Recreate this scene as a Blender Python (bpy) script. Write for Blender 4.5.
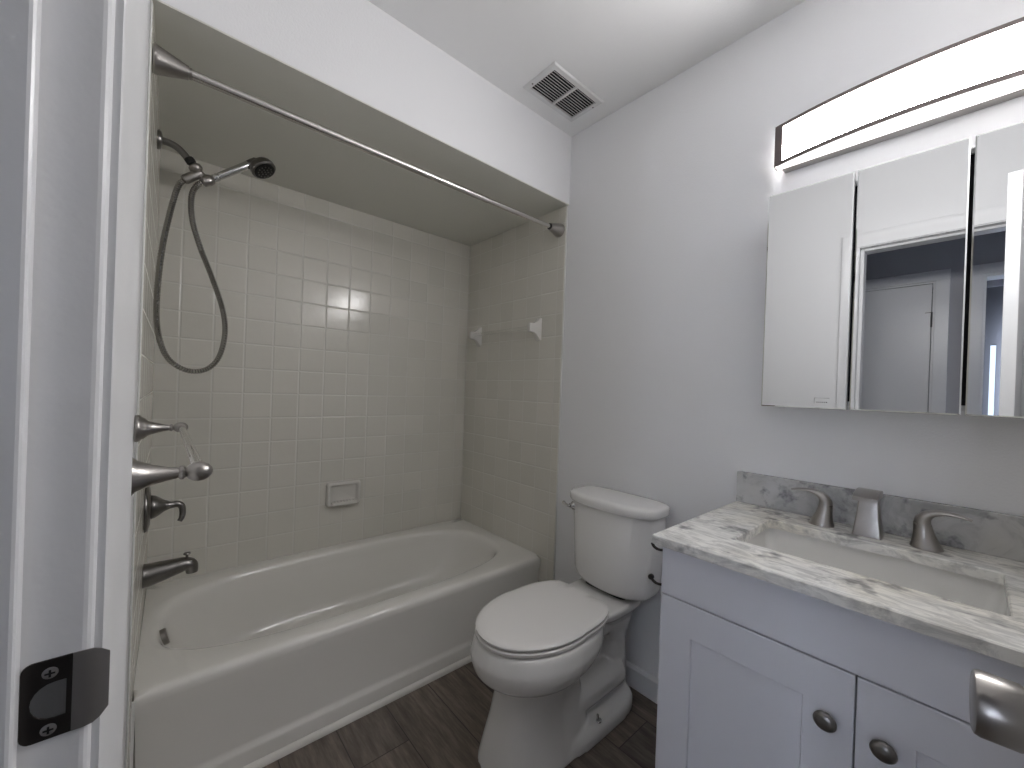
import bpy, bmesh, math, random
from mathutils import Vector, Matrix, Euler
random.seed(4)
for o in list(bpy.data.objects): bpy.data.objects.remove(o)
S = bpy.context.scene
PI = math.pi
# ------------------------------------------------------------------ camera
F_PX, YAW, PITCH, ROLL = 405.92, 42.107, -0.1255, 2.0569
CAM = Vector((2.2544, 0.0181, 1.2183)); PX, PY = 526.1, 391.45
y_, p_, r_ = map(math.radians, (YAW, PITCH, ROLL))
fw = Vector((-math.cos(y_)*math.cos(p_), math.sin(y_)*math.cos(p_), math.sin(p_)))
rt = fw.cross(Vector((0, 0, 1))).normalized(); up = rt.cross(fw)
r2 = rt*math.cos(r_)+up*math.sin(r_); u2 = -rt*math.sin(r_)+up*math.cos(r_)
cd = bpy.data.cameras.new('camera'); cam = bpy.data.objects.new('camera', cd); S.collection.objects.link(cam)
cam.matrix_world = Matrix(((r2.x, u2.x, -fw.x, CAM.x), (r2.y, u2.y, -fw.y, CAM.y), (r2.z, u2.z, -fw.z, CAM.z), (0, 0, 0, 1)))
cd.sensor_width = 36; cd.lens = 36*F_PX/1024; cd.clip_start = 0.01
cd.shift_x = -(PX-512)/1024; cd.shift_y = (PY-384)/1024
S.camera = cam
# ------------------------------------------------------------------ world, daylight, exposure
W = bpy.data.worlds.new('daylight'); S.world = W; W.use_nodes = True
bg = W.node_tree.nodes['Background']; bg.inputs['Color'].default_value = (.62, .76, 1, 1); bg.inputs['Strength'].default_value = 1.2

def area(name, loc, rot, sx, sy, power, col):
    l = bpy.data.lights.new(name, 'AREA'); l.shape = 'RECTANGLE'; l.size = sx; l.size_y = sy; l.energy = power; l.color = col
    o = bpy.data.objects.new(name, l); o.location = loc; o.rotation_euler = rot; S.collection.objects.link(o); return o
area('bedroom_window_daylight', (2.95, -3.42, 1.45), (PI/2, 0, PI), .7, 1.2, 210, (.76, .85, 1))   # daylight entering through the bedroom window
area('hall_fill_lamp', (4.05, -.56, 1.5), (0, PI/2, 0), 1.2, .7, 1.2, (.80, .88, 1))              # added fill lamp at an invented hall window, out of view
S.view_settings.view_transform = 'Standard'; S.view_settings.look = 'None'
S.view_settings.gamma = 1; S.view_settings.use_curve_mapping = False
S.view_settings.exposure = 0.85
LAMP = 30.0

# ------------------------------------------------------------------ room numbers (metres)
L = 1.5196; T = .114; Z0 = 1.1601
ZC = 2.497; ZS = 2.158; XS = .865; XE = .853; XR = 2.522; YN = -.022; SK = .0165; YH = -.135
XJ = 1.811; XH = 2.377; ZD = 2.06

# ------------------------------------------------------------------ materials
def mat(name, col, rough=.5, metal=0., **k):
    m = bpy.data.materials.new(name); m.use_nodes = True; b = m.node_tree.nodes['Principled BSDF']
    b.inputs['Base Color'].default_value = (*col, 1); b.inputs['Roughness'].default_value = rough; b.inputs['Metallic'].default_value = metal
    for a, v in k.items(): b.inputs[a.replace('_', ' ')].default_value = v
    return m
class NT:
    def __init__(s, m): s.t = m.node_tree; s.b = s.t.nodes['Principled BSDF']
    def n(s, ty, **k):
        o = s.t.nodes.new(ty)
        for a, v in k.items(): setattr(o, a, v)
        return o
    def l(s, a, b): s.t.links.new(a, b)
    def math(s, op, a, b=None):
        o = s.n('ShaderNodeMath', operation=op)
        for i, v in enumerate((a, b)):
            if v is None: continue
            if hasattr(v, 'links'): s.l(v, o.inputs[i])
            else: o.inputs[i].default_value = v
        return o.outputs[0]
    def noise(s, scale, detail=3, vec=None, rough=.5):
        o = s.n('ShaderNodeTexNoise'); o.inputs['Scale'].default_value = scale; o.inputs['Detail'].default_value = detail; o.inputs['Roughness'].default_value = rough
        if vec is not None: s.l(vec, o.inputs['Vector'])
        return o.outputs['Fac']
    def ramp(s, f, *st):
        o = s.n('ShaderNodeValToRGB'); s.l(f, o.inputs[0]); e = o.color_ramp.elements
        while len(e) < len(st): e.new(.5)
        for x, (p, c) in zip(e, st): x.position = p; x.color = (*c, 1)
        return o.outputs[0]
    def bump(s, h, st, dist=.01):
        o = s.n('ShaderNodeBump'); o.inputs['Strength'].default_value = st; o.inputs['Distance'].default_value = dist; s.l(h, o.inputs['Height']); s.l(o.outputs[0], s.b.inputs['Normal']); return o
    def pos(s, scale=(1, 1, 1), rot=(0, 0, 0)):
        c = s.n('ShaderNodeTexCoord'); m = s.n('ShaderNodeMapping'); m.inputs['Scale'].default_value = scale; m.inputs['Rotation'].default_value = rot
        s.l(c.outputs['Object'], m.inputs[0]); return m.outputs[0]
def painted(name, col, rough=.55, bump=.08, sc=260):
    m = mat(name, col, rough); k = NT(m); k.bump(k.noise(sc, 2, k.pos()), bump, .002); return m
M = {}
M['wall'] = painted('painted drywall white', (.86, .86, .87), .5, .25, 190)
M['ceil'] = painted('ceiling paint', (.86, .86, .86), .7, .3, 150)
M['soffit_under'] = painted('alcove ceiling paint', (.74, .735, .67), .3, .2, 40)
M['trim'] = painted('glossy white trim paint', (.84, .84, .85), .3, .15, 90)
M['shadepaint'] = painted('bedroom paint darkened as shade', (.10, .10, .115), .7, .2, 150)  # shade put into the paint: near black so the lamp leaves the bedroom dark
M['hosemetal'] = mat('dark steel hose', (.36, .35, .335), .24, 1.)
M['creamtrim'] = painted('cream painted strip', (.80, .775, .72), .35, .1, 90)
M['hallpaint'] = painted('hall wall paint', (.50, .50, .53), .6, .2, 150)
M['cab'] = mat('white lacquer cabinet', (.79, .80, .86), .32)
M['ceramic'] = mat('white vitreous china', (.87, .86, .84), .08, Coat_Weight=.3)
M['tub'] = mat('off white enamel', (.87, .85, .80), .1, Coat_Weight=.3)
M['seat'] = mat('white toilet seat plastic', (.88, .86, .835), .18)
M['basin'] = mat('white basin china', (.88, .87, .84), .12)
M['dishcer'] = mat('cream glazed ceramic', (.74, .72, .67), .12)
M['barcer'] = mat('pale glazed ceramic', (.74, .72, .68), .15)
M['nickel'] = mat('brushed nickel', (.38, .36, .34), .3, 1.)
M['darknickel'] = mat('dark brushed nickel', (.22, .21, .20), .3, 1.)
M['bandmetal'] = mat('brushed brown nickel band', (.20, .17, .165), .45, 1.)
M['chrome'] = mat('chrome', (.62, .62, .62), .12, 1.)
M['rod'] = mat('satin steel rod', (.62, .60, .57), .27, 1.)
M['bronze'] = mat('aged dark bronze', (.045, .04, .038), .35, .9)
M['bronze_lip'] = mat('paler bronze lip', (.30, .285, .28), .38, .9)  # paler bronze tone for the lip and screw heads
M['black'] = mat('black rubber', (.012, .012, .012), .5)
M['dark'] = mat('dark duct interior', (.01, .01, .01), .9)  # flat black painted as the shade inside the vent
M['screwhole'] = mat('dark screw recess', (.03, .03, .03), .5, .6)
M['acrylic'] = mat('clear acrylic', (.97, .97, .965), .03, 0, Transmission_Weight=1., IOR=1.25)
M['mirror'] = mat('mirror silvering', (.75, .76, .765), .0, 1.)
M['mirror_edge'] = mat('bevelled mirror rim', (.80, .82, .82), .06, 1.)
M['mark'] = mat('etched mirror mark', (.40, .40, .41), .5)
M['caulk'] = mat('white caulk bead', (.72, .72, .69), .5)
M['seam'] = mat('shadow gap black', (.01, .01, .012), .8)
M['pot'] = mat('galvanised box metal', (.28, .28, .28), .4, 1.)
M['vent'] = mat('white enamelled steel', (.72, .72, .72), .4)
# diffuser: the lamp itself
M['glow'] = mat('lit frosted acrylic', (.9, .9, .9), .4)
b = M['glow'].node_tree.nodes['Principled BSDF']; b.inputs['Emission Color'].default_value = (1, .985, .985, 1); b.inputs['Emission Strength'].default_value = LAMP
M['glow_low'] = mat('dimly lit frosted acrylic', (.9, .9, .9), .4)
b = M['glow_low'].node_tree.nodes['Principled BSDF']; b.inputs['Emission Color'].default_value = (1, .985, .985, 1); b.inputs['Emission Strength'].default_value = LAMP*.03
# brushed streaks in the nickel
k = NT(M['nickel']); k.bump(k.noise(60, 2, k.pos((1, 1, 14))), .04, .001)

def tile_mat(name, ax, off):
    m = mat(name, (.44, .43, .395), .16, 0); k = NT(m)
    c = k.n('ShaderNodeTexCoord'); sp = k.n('ShaderNodeSeparateXYZ'); k.l(c.outputs['Object'], sp.inputs[0])
    u = k.math('DIVIDE', k.math('SUBTRACT', sp.outputs[ax], off), T); v = k.math('DIVIDE', k.math('SUBTRACT', sp.outputs['Z'], Z0), T)
    def edge(q):
        fr = k.math('FRACT', k.math('ADD', q, 40.0)); return k.math('SUBTRACT', .5, k.math('ABSOLUTE', k.math('SUBTRACT', fr, .5)))
    e = k.math('MINIMUM', edge(u), edge(v))
    mr = k.n('ShaderNodeMapRange', interpolation_type='SMOOTHSTEP'); k.l(e, mr.inputs['Value']); mr.inputs['From Min'].default_value = .010; mr.inputs['From Max'].default_value = .022
    soft = k.n('ShaderNodeMapRange', interpolation_type='SMOOTHSTEP'); k.l(e, soft.inputs['Value']); soft.inputs['From Min'].default_value = .008; soft.inputs['From Max'].default_value = .05
    cell = k.n('ShaderNodeCombineXYZ'); k.l(k.math('FLOOR', k.math('ADD', u, 40.0)), cell.inputs[0]); k.l(k.math('FLOOR', k.math('ADD', v, 40.0)), cell.inputs[1])
    wn = k.n('ShaderNodeTexWhiteNoise', noise_dimensions='2D'); k.l(cell.outputs[0], wn.inputs['Vector'])
    tc = k.ramp(wn.outputs['Value'], (0, (.70, .68, .61)), (1, (.745, .72, .65)))
    mx = k.n('ShaderNodeMix', data_type='RGBA'); k.l(mr.outputs[0], mx.inputs['Factor']); mx.inputs[6].default_value = (.72, .705, .65, 1); k.l(tc, mx.inputs[7]); k.l(mx.outputs[2], k.b.inputs['Base Color'])
    rg = k.n('ShaderNodeMapRange'); k.l(mr.outputs[0], rg.inputs['Value']); rg.inputs['To Min'].default_value = .6; rg.inputs['To Max'].default_value = .17; k.l(rg.outputs[0], k.b.inputs['Roughness'])
    # per-tile tilt plus the recessed joint and a slightly rippled glaze
    sc = k.n('ShaderNodeVectorMath', operation='SUBTRACT'); k.l(wn.outputs['Color'], sc.inputs[0]); sc.inputs[1].default_value = (.5, .5, .5)
    s2 = k.n('ShaderNodeSeparateXYZ'); k.l(sc.outputs[0], s2.inputs[0])
    tilt = k.math('ADD', k.math('MULTIPLY', s2.outputs[0], k.math('FRACT', k.math('ADD', u, 40.))), k.math('MULTIPLY', s2.outputs[1], k.math('FRACT', k.math('ADD', v, 40.))))
    h = k.math('ADD', k.math('ADD', k.math('MULTIPLY', soft.outputs[0], 1.), k.math('MULTIPLY', tilt, .9)), k.math('MULTIPLY', k.noise(45, 2, c.outputs['Object']), .25))
    k.bump(h, .55, .0016)
    return m
M['tile_y'] = tile_mat('glazed greige tile long wall', 'Y', .67*T)
M['tile_x'] = tile_mat('glazed greige tile end walls', 'X', .0108)

def floor_mat():
    m = mat('grey brown vinyl planks', (.1, .09, .08), .42); k = NT(m)
    c = k.n('ShaderNodeTexCoord'); sp = k.n('ShaderNodeSeparateXYZ'); k.l(c.outputs['Object'], sp.inputs[0])
    v = k.math('DIVIDE', k.math('ADD', sp.outputs['Y'], .914), .178); row = k.math('FLOOR', v)
    u = k.math('ADD', k.math('DIVIDE', sp.outputs['X'], 1.22), k.math('MULTIPLY', row, .40)); colm = k.math('FLOOR', u)
    cb = k.n('ShaderNodeCombineXYZ'); k.l(row, cb.inputs[0]); k.l(colm, cb.inputs[1])
    wn = k.n('ShaderNodeTexWhiteNoise', noise_dimensions='2D'); k.l(cb.outputs[0], wn.inputs['Vector'])
    off = k.n('ShaderNodeVectorMath', operation='MULTIPLY_ADD'); k.l(wn.outputs['Color'], off.inputs[0]); off.inputs[1].default_value = (7, 7, 7); k.l(k.pos((1.1, 9, 1)), off.inputs[2])
    g1 = k.noise(3.2, 6, off.outputs[0], .62); g2 = k.noise(14, 4, off.outputs[0], .6)
    g = k.math('ADD', k.math('MULTIPLY', g1, .7), k.math('MULTIPLY', g2, .3))
    cr = k.ramp(g, (.30, (.068, .055, .045)), (.47, (.145, .120, .100)), (.60, (.225, .192, .163)), (.74, (.31, .272, .235)))
    tn = k.ramp(wn.outputs['Value'], (0, (.70, .70, .71)), (1, (1.25, 1.2, 1.15)))
    mx = k.n('ShaderNodeMix', data_type='RGBA', blend_type='MULTIPLY'); mx.inputs['Factor'].default_value = 1; k.l(cr, mx.inputs[6]); k.l(tn, mx.inputs[7])
    fv = k.math('FRACT', v); ev = k.math('SUBTRACT', .5, k.math('ABSOLUTE', k.math('SUBTRACT', fv, .5)))
    fu = k.math('FRACT', u); eu = k.math('MULTIPLY', k.math('SUBTRACT', .5, k.math('ABSOLUTE', k.math('SUBTRACT', fu, .5))), 6.8)
    jn = k.math('GREATER_THAN', k.math('MINIMUM', ev, eu), .009)
    m2 = k.n('ShaderNodeMix', data_type='RGBA'); k.l(jn, m2.inputs['Factor']); m2.inputs[6].default_value = (.05, .042, .036, 1); k.l(mx.outputs[2], m2.inputs[7]); k.l(m2.outputs[2], k.b.inputs['Base Color'])
    k.bump(k.math('ADD', g, jn), .18, .002)
    return m
M['floor'] = floor_mat()
def marble(name, streak, base, dark, spots):
    m = mat(name, base, .16); k = NT(m); p = k.pos(streak, (0, 0, .12))
    w = k.n('ShaderNodeTexNoise'); w.inputs['Scale'].default_value = 5; w.inputs['Detail'].default_value = 7; w.inputs['Roughness'].default_value = .68; w.inputs['Distortion'].default_value = 1.1; k.l(p, w.inputs['Vector'])
    c1 = k.ramp(w.outputs['Fac'], (.32, dark), (.46, tuple(a*.55+b_*.45 for a, b_ in zip(base, dark))), (.56, base), (.75, tuple(min(1, a*1.08) for a in base)))
    s = k.ramp(k.noise(spots, 3, k.pos((1, 1, 1)), .55), (.56, (1, 1, 1)), (.70, (.40, .40, .42)))
    yl = k.ramp(k.noise(4, 3, k.pos()), (.45, (1, 1, 1)), (.75, (1, .955, .86)))
    a = k.n('ShaderNodeMix', data_type='RGBA', blend_type='MULTIPLY'); a.inputs['Factor'].default_value = 1; k.l(c1, a.inputs[6]); k.l(s, a.inputs[7])
    b2 = k.n('ShaderNodeMix', data_type='RGBA', blend_type='MULTIPLY'); b2.inputs['Factor'].default_value = 1; k.l(a.outputs[2], b2.inputs[6]); k.l(yl, b2.inputs[7]); k.l(b2.outputs[2], k.b.inputs['Base Color'])
    return m
M['marble'] = marble('white grey marble top', (2.6, 8, 6), (.88, .87, .83), (.46, .455, .44), 17)
M['marble2'] = marble('grey marble splash', (1.6, 2, 2.2), (.56, .56, .56), (.30, .30, .305), 24)

# ------------------------------------------------------------------ mesh helpers
def obj(name, bm, m, parent=None, smooth=False, bevel=0, seg=2):
    me = bpy.data.meshes.new(name); bmesh.ops.recalc_face_normals(bm, faces=bm.faces[:]); bm.to_mesh(me); bm.free()
    o = bpy.data.objects.new(name, me); S.collection.objects.link(o)
    for x in (m if isinstance(m, (list, tuple)) else [m]): me.materials.append(M[x])
    if smooth:
        for p in me.polygons: p.use_smooth = True
        if smooth is not True: me.set_sharp_from_angle(angle=math.radians(smooth))
    if bevel:
        b = o.modifiers.new('bevel', 'BEVEL'); b.width = bevel; b.segments = seg; b.limit_method = 'ANGLE'; b.angle_limit = math.radians(40); b.harden_normals = False
    if parent is not None: o.parent = parent
    return o
def recentre(o, p):
    "moves the object's origin to p (world point) without moving its shape"
    p = Vector(p); o.data.transform(Matrix.Translation(-p)); o.location = p
    for c in o.children: c.location = c.location - p
    return o
def bx(bm, x0, y0, z0, x1, y1, z1, mi=0):
    r = bmesh.ops.create_cube(bm, size=1, matrix=Matrix.Translation(((x0+x1)/2, (y0+y1)/2, (z0+z1)/2)) @ Matrix.Diagonal((abs(x1-x0), abs(y1-y0), abs(z1-z0), 1)))
    for f in {f for v in r['verts'] for f in v.link_faces}: f.material_index = mi
    return r['verts']
def box(*a):
    bm = bmesh.new(); bx(bm, *a); return bm
def rings(bm, rs, cap0=True, cap1=True, closed=True, mi=0):
    vs = [[bm.verts.new(p) for p in r] for r in rs]; n = len(rs[0])
    for a, b in zip(vs, vs[1:]):
        for i in range(n if closed else n-1):
            f = bm.faces.new((a[i], a[(i+1) % n], b[(i+1) % n], b[i])); f.material_index = mi
    if cap0: bm.faces.new(vs[0][::-1]).material_index = mi
    if cap1: bm.faces.new(vs[-1]).material_index = mi
    return vs
def frame(d):
    d = Vector(d).normalized(); a = Vector((0, 0, 1)) if abs(d.z) < .9 else Vector((1, 0, 0))
    s = d.cross(a).normalized(); return s, s.cross(d).normalized(), d
def lathe(bm, o, d, prof, n=28, sq=(1, 1)):
    "prof: list of (distance along d, radius)"
    s, t, d = frame(d); o = Vector(o)
    rs = [[o+d*h+(s*math.cos(2*PI*i/n)*sq[0]+t*math.sin(2*PI*i/n)*sq[1])*max(r, 1e-5) for i in range(n)] for h, r in prof]
    rings(bm, rs); return bm
def tube(bm, pts, rad, n=14, flat=None, upv=None):
    pts = [Vector(p) for p in pts]; rs = []; prev = None
    for i, p in enumerate(pts):
        d = (pts[min(i+1, len(pts)-1)]-pts[max(i-1, 0)]).normalized()
        if prev is None:
            s = (Vector(upv).cross(d) if upv else frame(d)[0]).normalized()
        else:
            s = (prev-d*prev.dot(d)).normalized()
        prev = s; t = d.cross(s)
        r = rad[i] if isinstance(rad, (list, tuple)) else rad; f = (flat[i] if isinstance(flat, (list, tuple)) else flat) or 1
        rs.append([p+s*math.cos(2*PI*k/n)*r+t*math.sin(2*PI*k/n)*r*f for k in range(n)])
    rings(bm, rs); return bm
def spline(P, k=8):
    P = [Vector(p) for p in P]; Q = [2*P[0]-P[1]]+P+[2*P[-1]-P[-2]]; out = []
    for i in range(1, len(Q)-2):
        for j in range(k):
            t = j/k; a, b, c, d = Q[i-1:i+3]
            out.append(.5*((2*b)+(c-a)*t+(2*a-5*b+4*c-d)*t*t+(3*b-a-3*c+d)*t**3))
    out.append(P[-1]); return out
def lerps(v, k):
    out = []
    for a, b in zip(v, v[1:]):
        out += [a+(b-a)*j/k for j in range(k)]
    return out+[v[-1]]
def supe(cx, cy, a, b, n, z, th):
    out = []
    for t in th:
        c, s = math.cos(t), math.sin(t); r = 1/((abs(c)/a)**n+(abs(s)/b)**n)**(1/n); out.append(Vector((cx+r*c, cy+r*s, z)))
    return out
def rrect(x0, y0, x1, y1, r, z=0, k=6):
    out = []
    for cx, cy, a in ((x1-r, y1-r, 0), (x0+r, y1-r, 90), (x0+r, y0+r, 180), (x1-r, y0+r, 270)):
        for j in range(k+1):
            t = math.radians(a+90*j/k); out.append(Vector((cx+r*math.cos(t), cy+r*math.sin(t), z)))
    return out
C = S.collection
def tag(o, label, cat, group=None):
    o['label'] = label; o['category'] = cat
    if group: o['group'] = group
    return o
def thing(name, label, cat, loc=(0, 0, 0), group=None):
    o = bpy.data.objects.new(name, None); o.empty_display_size = .05; C.objects.link(o); o.location = loc; return tag(o, label, cat, group)
def part(name, bm, m, t, **k):
    "part built in world coordinates, hung on thing t"
    o = obj(name, bm, m, None, **k); base = Vector((0, 0, 0)); q = t
    while q is not None: base += q.location; q = q.parent
    o.data.transform(Matrix.Translation(-base)); o.parent = t; return o
def struct(name, bm, m, label, **k):
    o = obj(name, bm, m, None, **k); o['kind'] = 'structure'; o['label'] = label; o['category'] = 'room'; return o

# ================================================================== SETTING
struct('floor', box(-.1, -4.6, -.05, 5.3, L+.1, 0), 'floor', 'grey brown wood-look plank floor')
struct('ceiling', box(-.1, YH, ZC, XR+.1, L+.1, ZC+.05), 'ceil', 'white painted bathroom ceiling')
struct('wall_left', box(-.1, YH, 0, -.006, L+.1, ZC), 'wall', 'wall behind the bathtub')
struct('wall_back', box(-.006, L, 0, XR+.1, L+.1, ZC), 'wall', 'white wall behind toilet and vanity')
struct('wall_right', box(XR, YH, 0, XR+.1, L, ZC), 'wall', 'white wall at the right end of the vanity')
bm = bmesh.new(); bx(bm, -.006, YH, 0, XJ-.02, YN, ZC); bx(bm, XH+.02, YH, 0, XR, YN, ZC); bx(bm, XJ-.02, YH, ZD+.02, XH+.02, YN, ZC)
struct('wall_front', bm, 'wall', 'white wall with the doorway beside the camera')
bm = bmesh.new(); bx(bm, -.006, YN, ZS+.002, XS, L, ZC); struct('wall_soffit', bm, 'wall', 'white boxed soffit above the bathtub')
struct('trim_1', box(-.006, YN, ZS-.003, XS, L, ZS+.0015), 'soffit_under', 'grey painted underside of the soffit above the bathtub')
# tiled surrounds
struct('wall_tile_left', box(-.006, 0, .34, 0, L-.006, ZS-.004), 'tile_y', 'greige square tile on the long wall over the bathtub')
bm = box(0, L-.008, .0, XE, L, ZS-.003); struct('wall_tile_back', bm, 'tile_x', 'greige square tile on the far end wall of the bathtub', bevel=.003)
bm = box(-.004, YN-.004, .0, XE, 0, ZS-.004)
for v in bm.verts:
    if v.co.y > -.01 and v.co.x > .5: v.co.y = -SK
struct('wall_tile_front', bm, 'tile_x', 'greige square tile on the tap end wall of the bathtub', bevel=.003)
struct('trim_2', box(XE, L-.007, .0, XE+.006, L, ZS-.004), 'caulk', 'white caulk line along the edge of the far tile', bevel=.002)
struct('trim_3', box(XE, YN, .0, XE+.005, -SK-.001, ZS-.004), 'caulk', 'white caulk line along the edge of the near tile', bevel=.002)
# baseboards
def baseprof(x0, x1, y, h=.09, t=.013):
    bm = bmesh.new(); pr = [(0, 0), (-t, 0), (-t, h-.012), (-t*.55, h-.003), (0, h)]
    rings(bm, [[Vector((x, y+a, b_)) for a, b_ in pr] for x in (x0, x1)]); return bm
struct('baseboard_back', baseprof(XE+.007, 1.74, L), 'trim', 'white baseboard behind the toilet')
# quarter round along the tub
bm = bmesh.new(); pr = [(0, 0)]+[(.016*math.cos(a), .021*math.sin(a)) for a in [PI/2*j/6 for j in range(7)]]
rings(bm, [[Vector((.7625+a, y, b_+.0005)) for a, b_ in pr] for y in (-.014, L-.009)])
struct('trim_4', bm, 'creamtrim', 'white quarter-round strip at the foot of the tub apron')

# ---- bathroom door frame
fr = bmesh.new(); YJ = -.0138
def jamb(xf, sgn):          # sgn=+1: face looks to +X (left jamb)
    b_ = -sgn*.02
    pts = [(xf+b_, YH-.0), (xf, YH), (xf, YJ-.006)]
    pts += [(xf+(-sgn)*(.006-.006*math.cos(t)), YJ-.006+.006*math.sin(t)) for t in (PI/8, PI/4, 3*PI/8, PI/2)] + [(xf+b_, YJ)]
    rings(fr, [[Vector((x, y, z)) for x, y in pts] for z in (0, ZD)])
jamb(XJ, 1); jamb(XH, -1)
bx(fr, XJ-.02, YH, ZD, XH+.02, YJ, ZD+.02)
frame_o = struct('trim_5', fr, 'trim', 'white door frame of the bathroom doorway')
st = bmesh.new(); ys = -.0488
def stop(x0, x1):
    bx(st, x0, YH+.012, 0, x1, ys, ZD)
stop(XJ, XJ+.016); stop(XH-.016, XH); bx(st, XJ+.016, YH+.012, ZD-.013, XH-.016, ys, ZD)
obj('door_stop', st, 'trim', frame_o, bevel=.0035, seg=3)
def casing(y0, y1, w=.088, rev=.005):
    bm = bmesh.new(); s = 1 if y1 > y0 else -1
    for x0, x1 in ((XJ-rev-w, XJ-rev), (XH+rev, min(XH+rev+w, XR))):
        bx(bm, x0, y0, 0, x1, y1, ZD+rev)
    bx(bm, XJ-rev-w, y0, ZD+rev, min(XH+rev+w, XR), y1, ZD+rev+w); return bm
def colonial():
    "room-side casing: thin at the opening, swelling toward its outer edge"
    bm = bmesh.new(); pr = [(0, 0), (0, .0125), (.004, .0142), (.03, .0170), (.050, .0200), (.062, .0235), (.069, .0235), (.071, .0215), (.071, 0)]
    xo, xi2 = XJ-.005, XH+.005; zt = ZD+.005
    rings(bm, [[Vector((xo-d, YN+t, 0)) for d, t in pr], [Vector((xo-d, YN+t, zt+d)) for d, t in pr], [Vector((min(xi2+d, XR-.001), YN+t, zt+d)) for d, t in pr], [Vector((min(xi2+d, XR-.001), YN+t, 0)) for d, t in pr]])
    return bm
obj('casing', colonial(), 'trim', frame_o, smooth=30)
obj('casing', casing(YH, YH-.014, .07), 'trim', frame_o, bevel=.002)
# strike plate on the left jamb
def strike():
    z0, z1, ya, yb = .9545, 1.0120, -.0490, -.0240; r = .006
    x0, x1 = XJ-.0005, XJ+.0014
    # outline with a D shaped hole, drawn in the (y,z) plane
    out = []
    for cy, cz, a in ((ya+r, z1-r, 90), (ya+r, z0+r, 180)):
        for j in range(6): t = math.radians(a+90*j/5); out.append((cy+r*math.cos(t), cz+r*math.sin(t)))
    out += [(yb, z0), (yb, z1)]
    hole = [(-.0270, .9690)]+[(-.0325-.0125*math.sin(t)*.95, .9820-.013*math.cos(t)) for t in [PI*j/10 for j in range(11)]]+[(-.0270, .9950)]
    bm = bmesh.new()
    vo = [bm.verts.new((x1, y, z)) for y, z in out]; vh = [bm.verts.new((x1, y, z)) for y, z in hole]
    e = [bm.edges.new((vo[i], vo[(i+1) % len(vo)])) for i in range(len(vo))]+[bm.edges.new((vh[i], vh[(i+1) % len(vh)])) for i in range(len(vh))]
    bmesh.ops.triangle_fill(bm, use_beauty=True, use_dissolve=False, edges=e)
    g = bmesh.ops.extrude_face_region(bm, geom=bm.faces[:]); bmesh.ops.translate(bm, verts=[v for v in g['geom'] if isinstance(v, bmesh.types.BMVert)], vec=(x0-x1, 0, 0))
    pl = obj('strike_plate', bm, 'bronze', frame_o, bevel=.0004, seg=1); pl['label'] = 'dark bronze plate screwed to the jamb'
    bm = bmesh.new()   # curved lip wrapping over the jamb corner
    sec = [(XJ+.0014, -.0240), (XJ+.0016, -.0180), (XJ+.0012, -.0130), (XJ-.0002, -.0090), (XJ-.003, -.0050)]
    zs = [(z0, z1), (z0, z1), (z0+.0005, z1-.0005), (z0+.003, z1-.003), (z0+.0075, z1-.0075)]
    fr_, bk = [], []
    for (x, y), (a, b_) in zip(sec, zs):
        fr_.append([Vector((x, y, a+(b_-a)*j/8)) for j in range(9)]); bk.append([Vector((x-.0013, y-.0004, a+(b_-a)*j/8)) for j in range(9)])
    rs = [f+g_[::-1] for f, g_ in zip(fr_, bk)]; rings(bm, rs)
    obj('strike_lip', bm, 'bronze_lip', pl, smooth=50)
    bm = bmesh.new(); bx(bm, XJ+.0001, -.0465, .967, XJ+.0005, -.026, .997); obj('latch_pocket', bm, 'pot', pl)
    for z in (1.0025, .9615):
        bm = bmesh.new(); lathe(bm, (XJ+.0008, -.0350, z), (1, 0, 0), [(0, .0042), (.0012, .0040), (.0016, .003), (.0016, 0)], 20)
        s_ = obj('screw', bm, 'bronze_lip', pl, smooth=40)
        bm = bmesh.new(); bx(bm, XJ+.0018, -.0376, z-.0006, XJ+.00265, -.0324, z+.0006); bx(bm, XJ+.0018, -.0356, z-.0026, XJ+.00265, -.0344, z+.0026); obj('screw_slot', bm, 'screwhole', pl)
strike()

# ---- bathroom door, standing open into the room
HX, HY = 2.354, -.006; dang = math.radians(94.0); DW, DT = .615, .035
dm = box(0, -DT, .012, DW, 0, 2.043)
door = struct('door_1', dm, 'trim', 'white flat bathroom door standing open', bevel=.002)
door.matrix_world = Matrix.Translation((HX, HY, 0)) @ Matrix.Rotation(dang, 4, 'Z')
# local +X runs to the free edge, local +Y is the face turned to the camera (-X in the world), local -Y the other face
def knob(side):
    bm = bmesh.new(); d = (0, side, 0); y0 = 0 if side > 0 else -DT
    lathe(bm, (DW-.062, y0, .967), d, [(0, .032), (.004, .032), (.007, .029), (.008, .012), (.022, .011), (.025, .0215), (.030, .0250), (.052, .0256), (.0555, .0245), (.0565, .0225), (.0565, 0)], 40)
    o = obj('knob', bm, 'nickel', door, smooth=35); return o
knob(1); knob(-1)['label'] = 'knob on the far face of the door'
bm = bmesh.new(); bx(bm, DW-.0002, -.0295, .95, DW+.001, -.0055, 1.006); bx(bm, DW, -.024, .972, DW+.009, -.011, .984); obj('latch', bm, 'nickel', door, bevel=.001)
for z in (.25, 1.05, 1.85):
    bm = bmesh.new(); lathe(bm, (-.001, .006, z-.045), (0, 0, 1), [(0, .006), (.09, .006)], 12); bx(bm, -.0005, -.03, z-.044, .0008, .001, z+.044); obj('hinge', bm, 'nickel', door, smooth=40)

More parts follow.
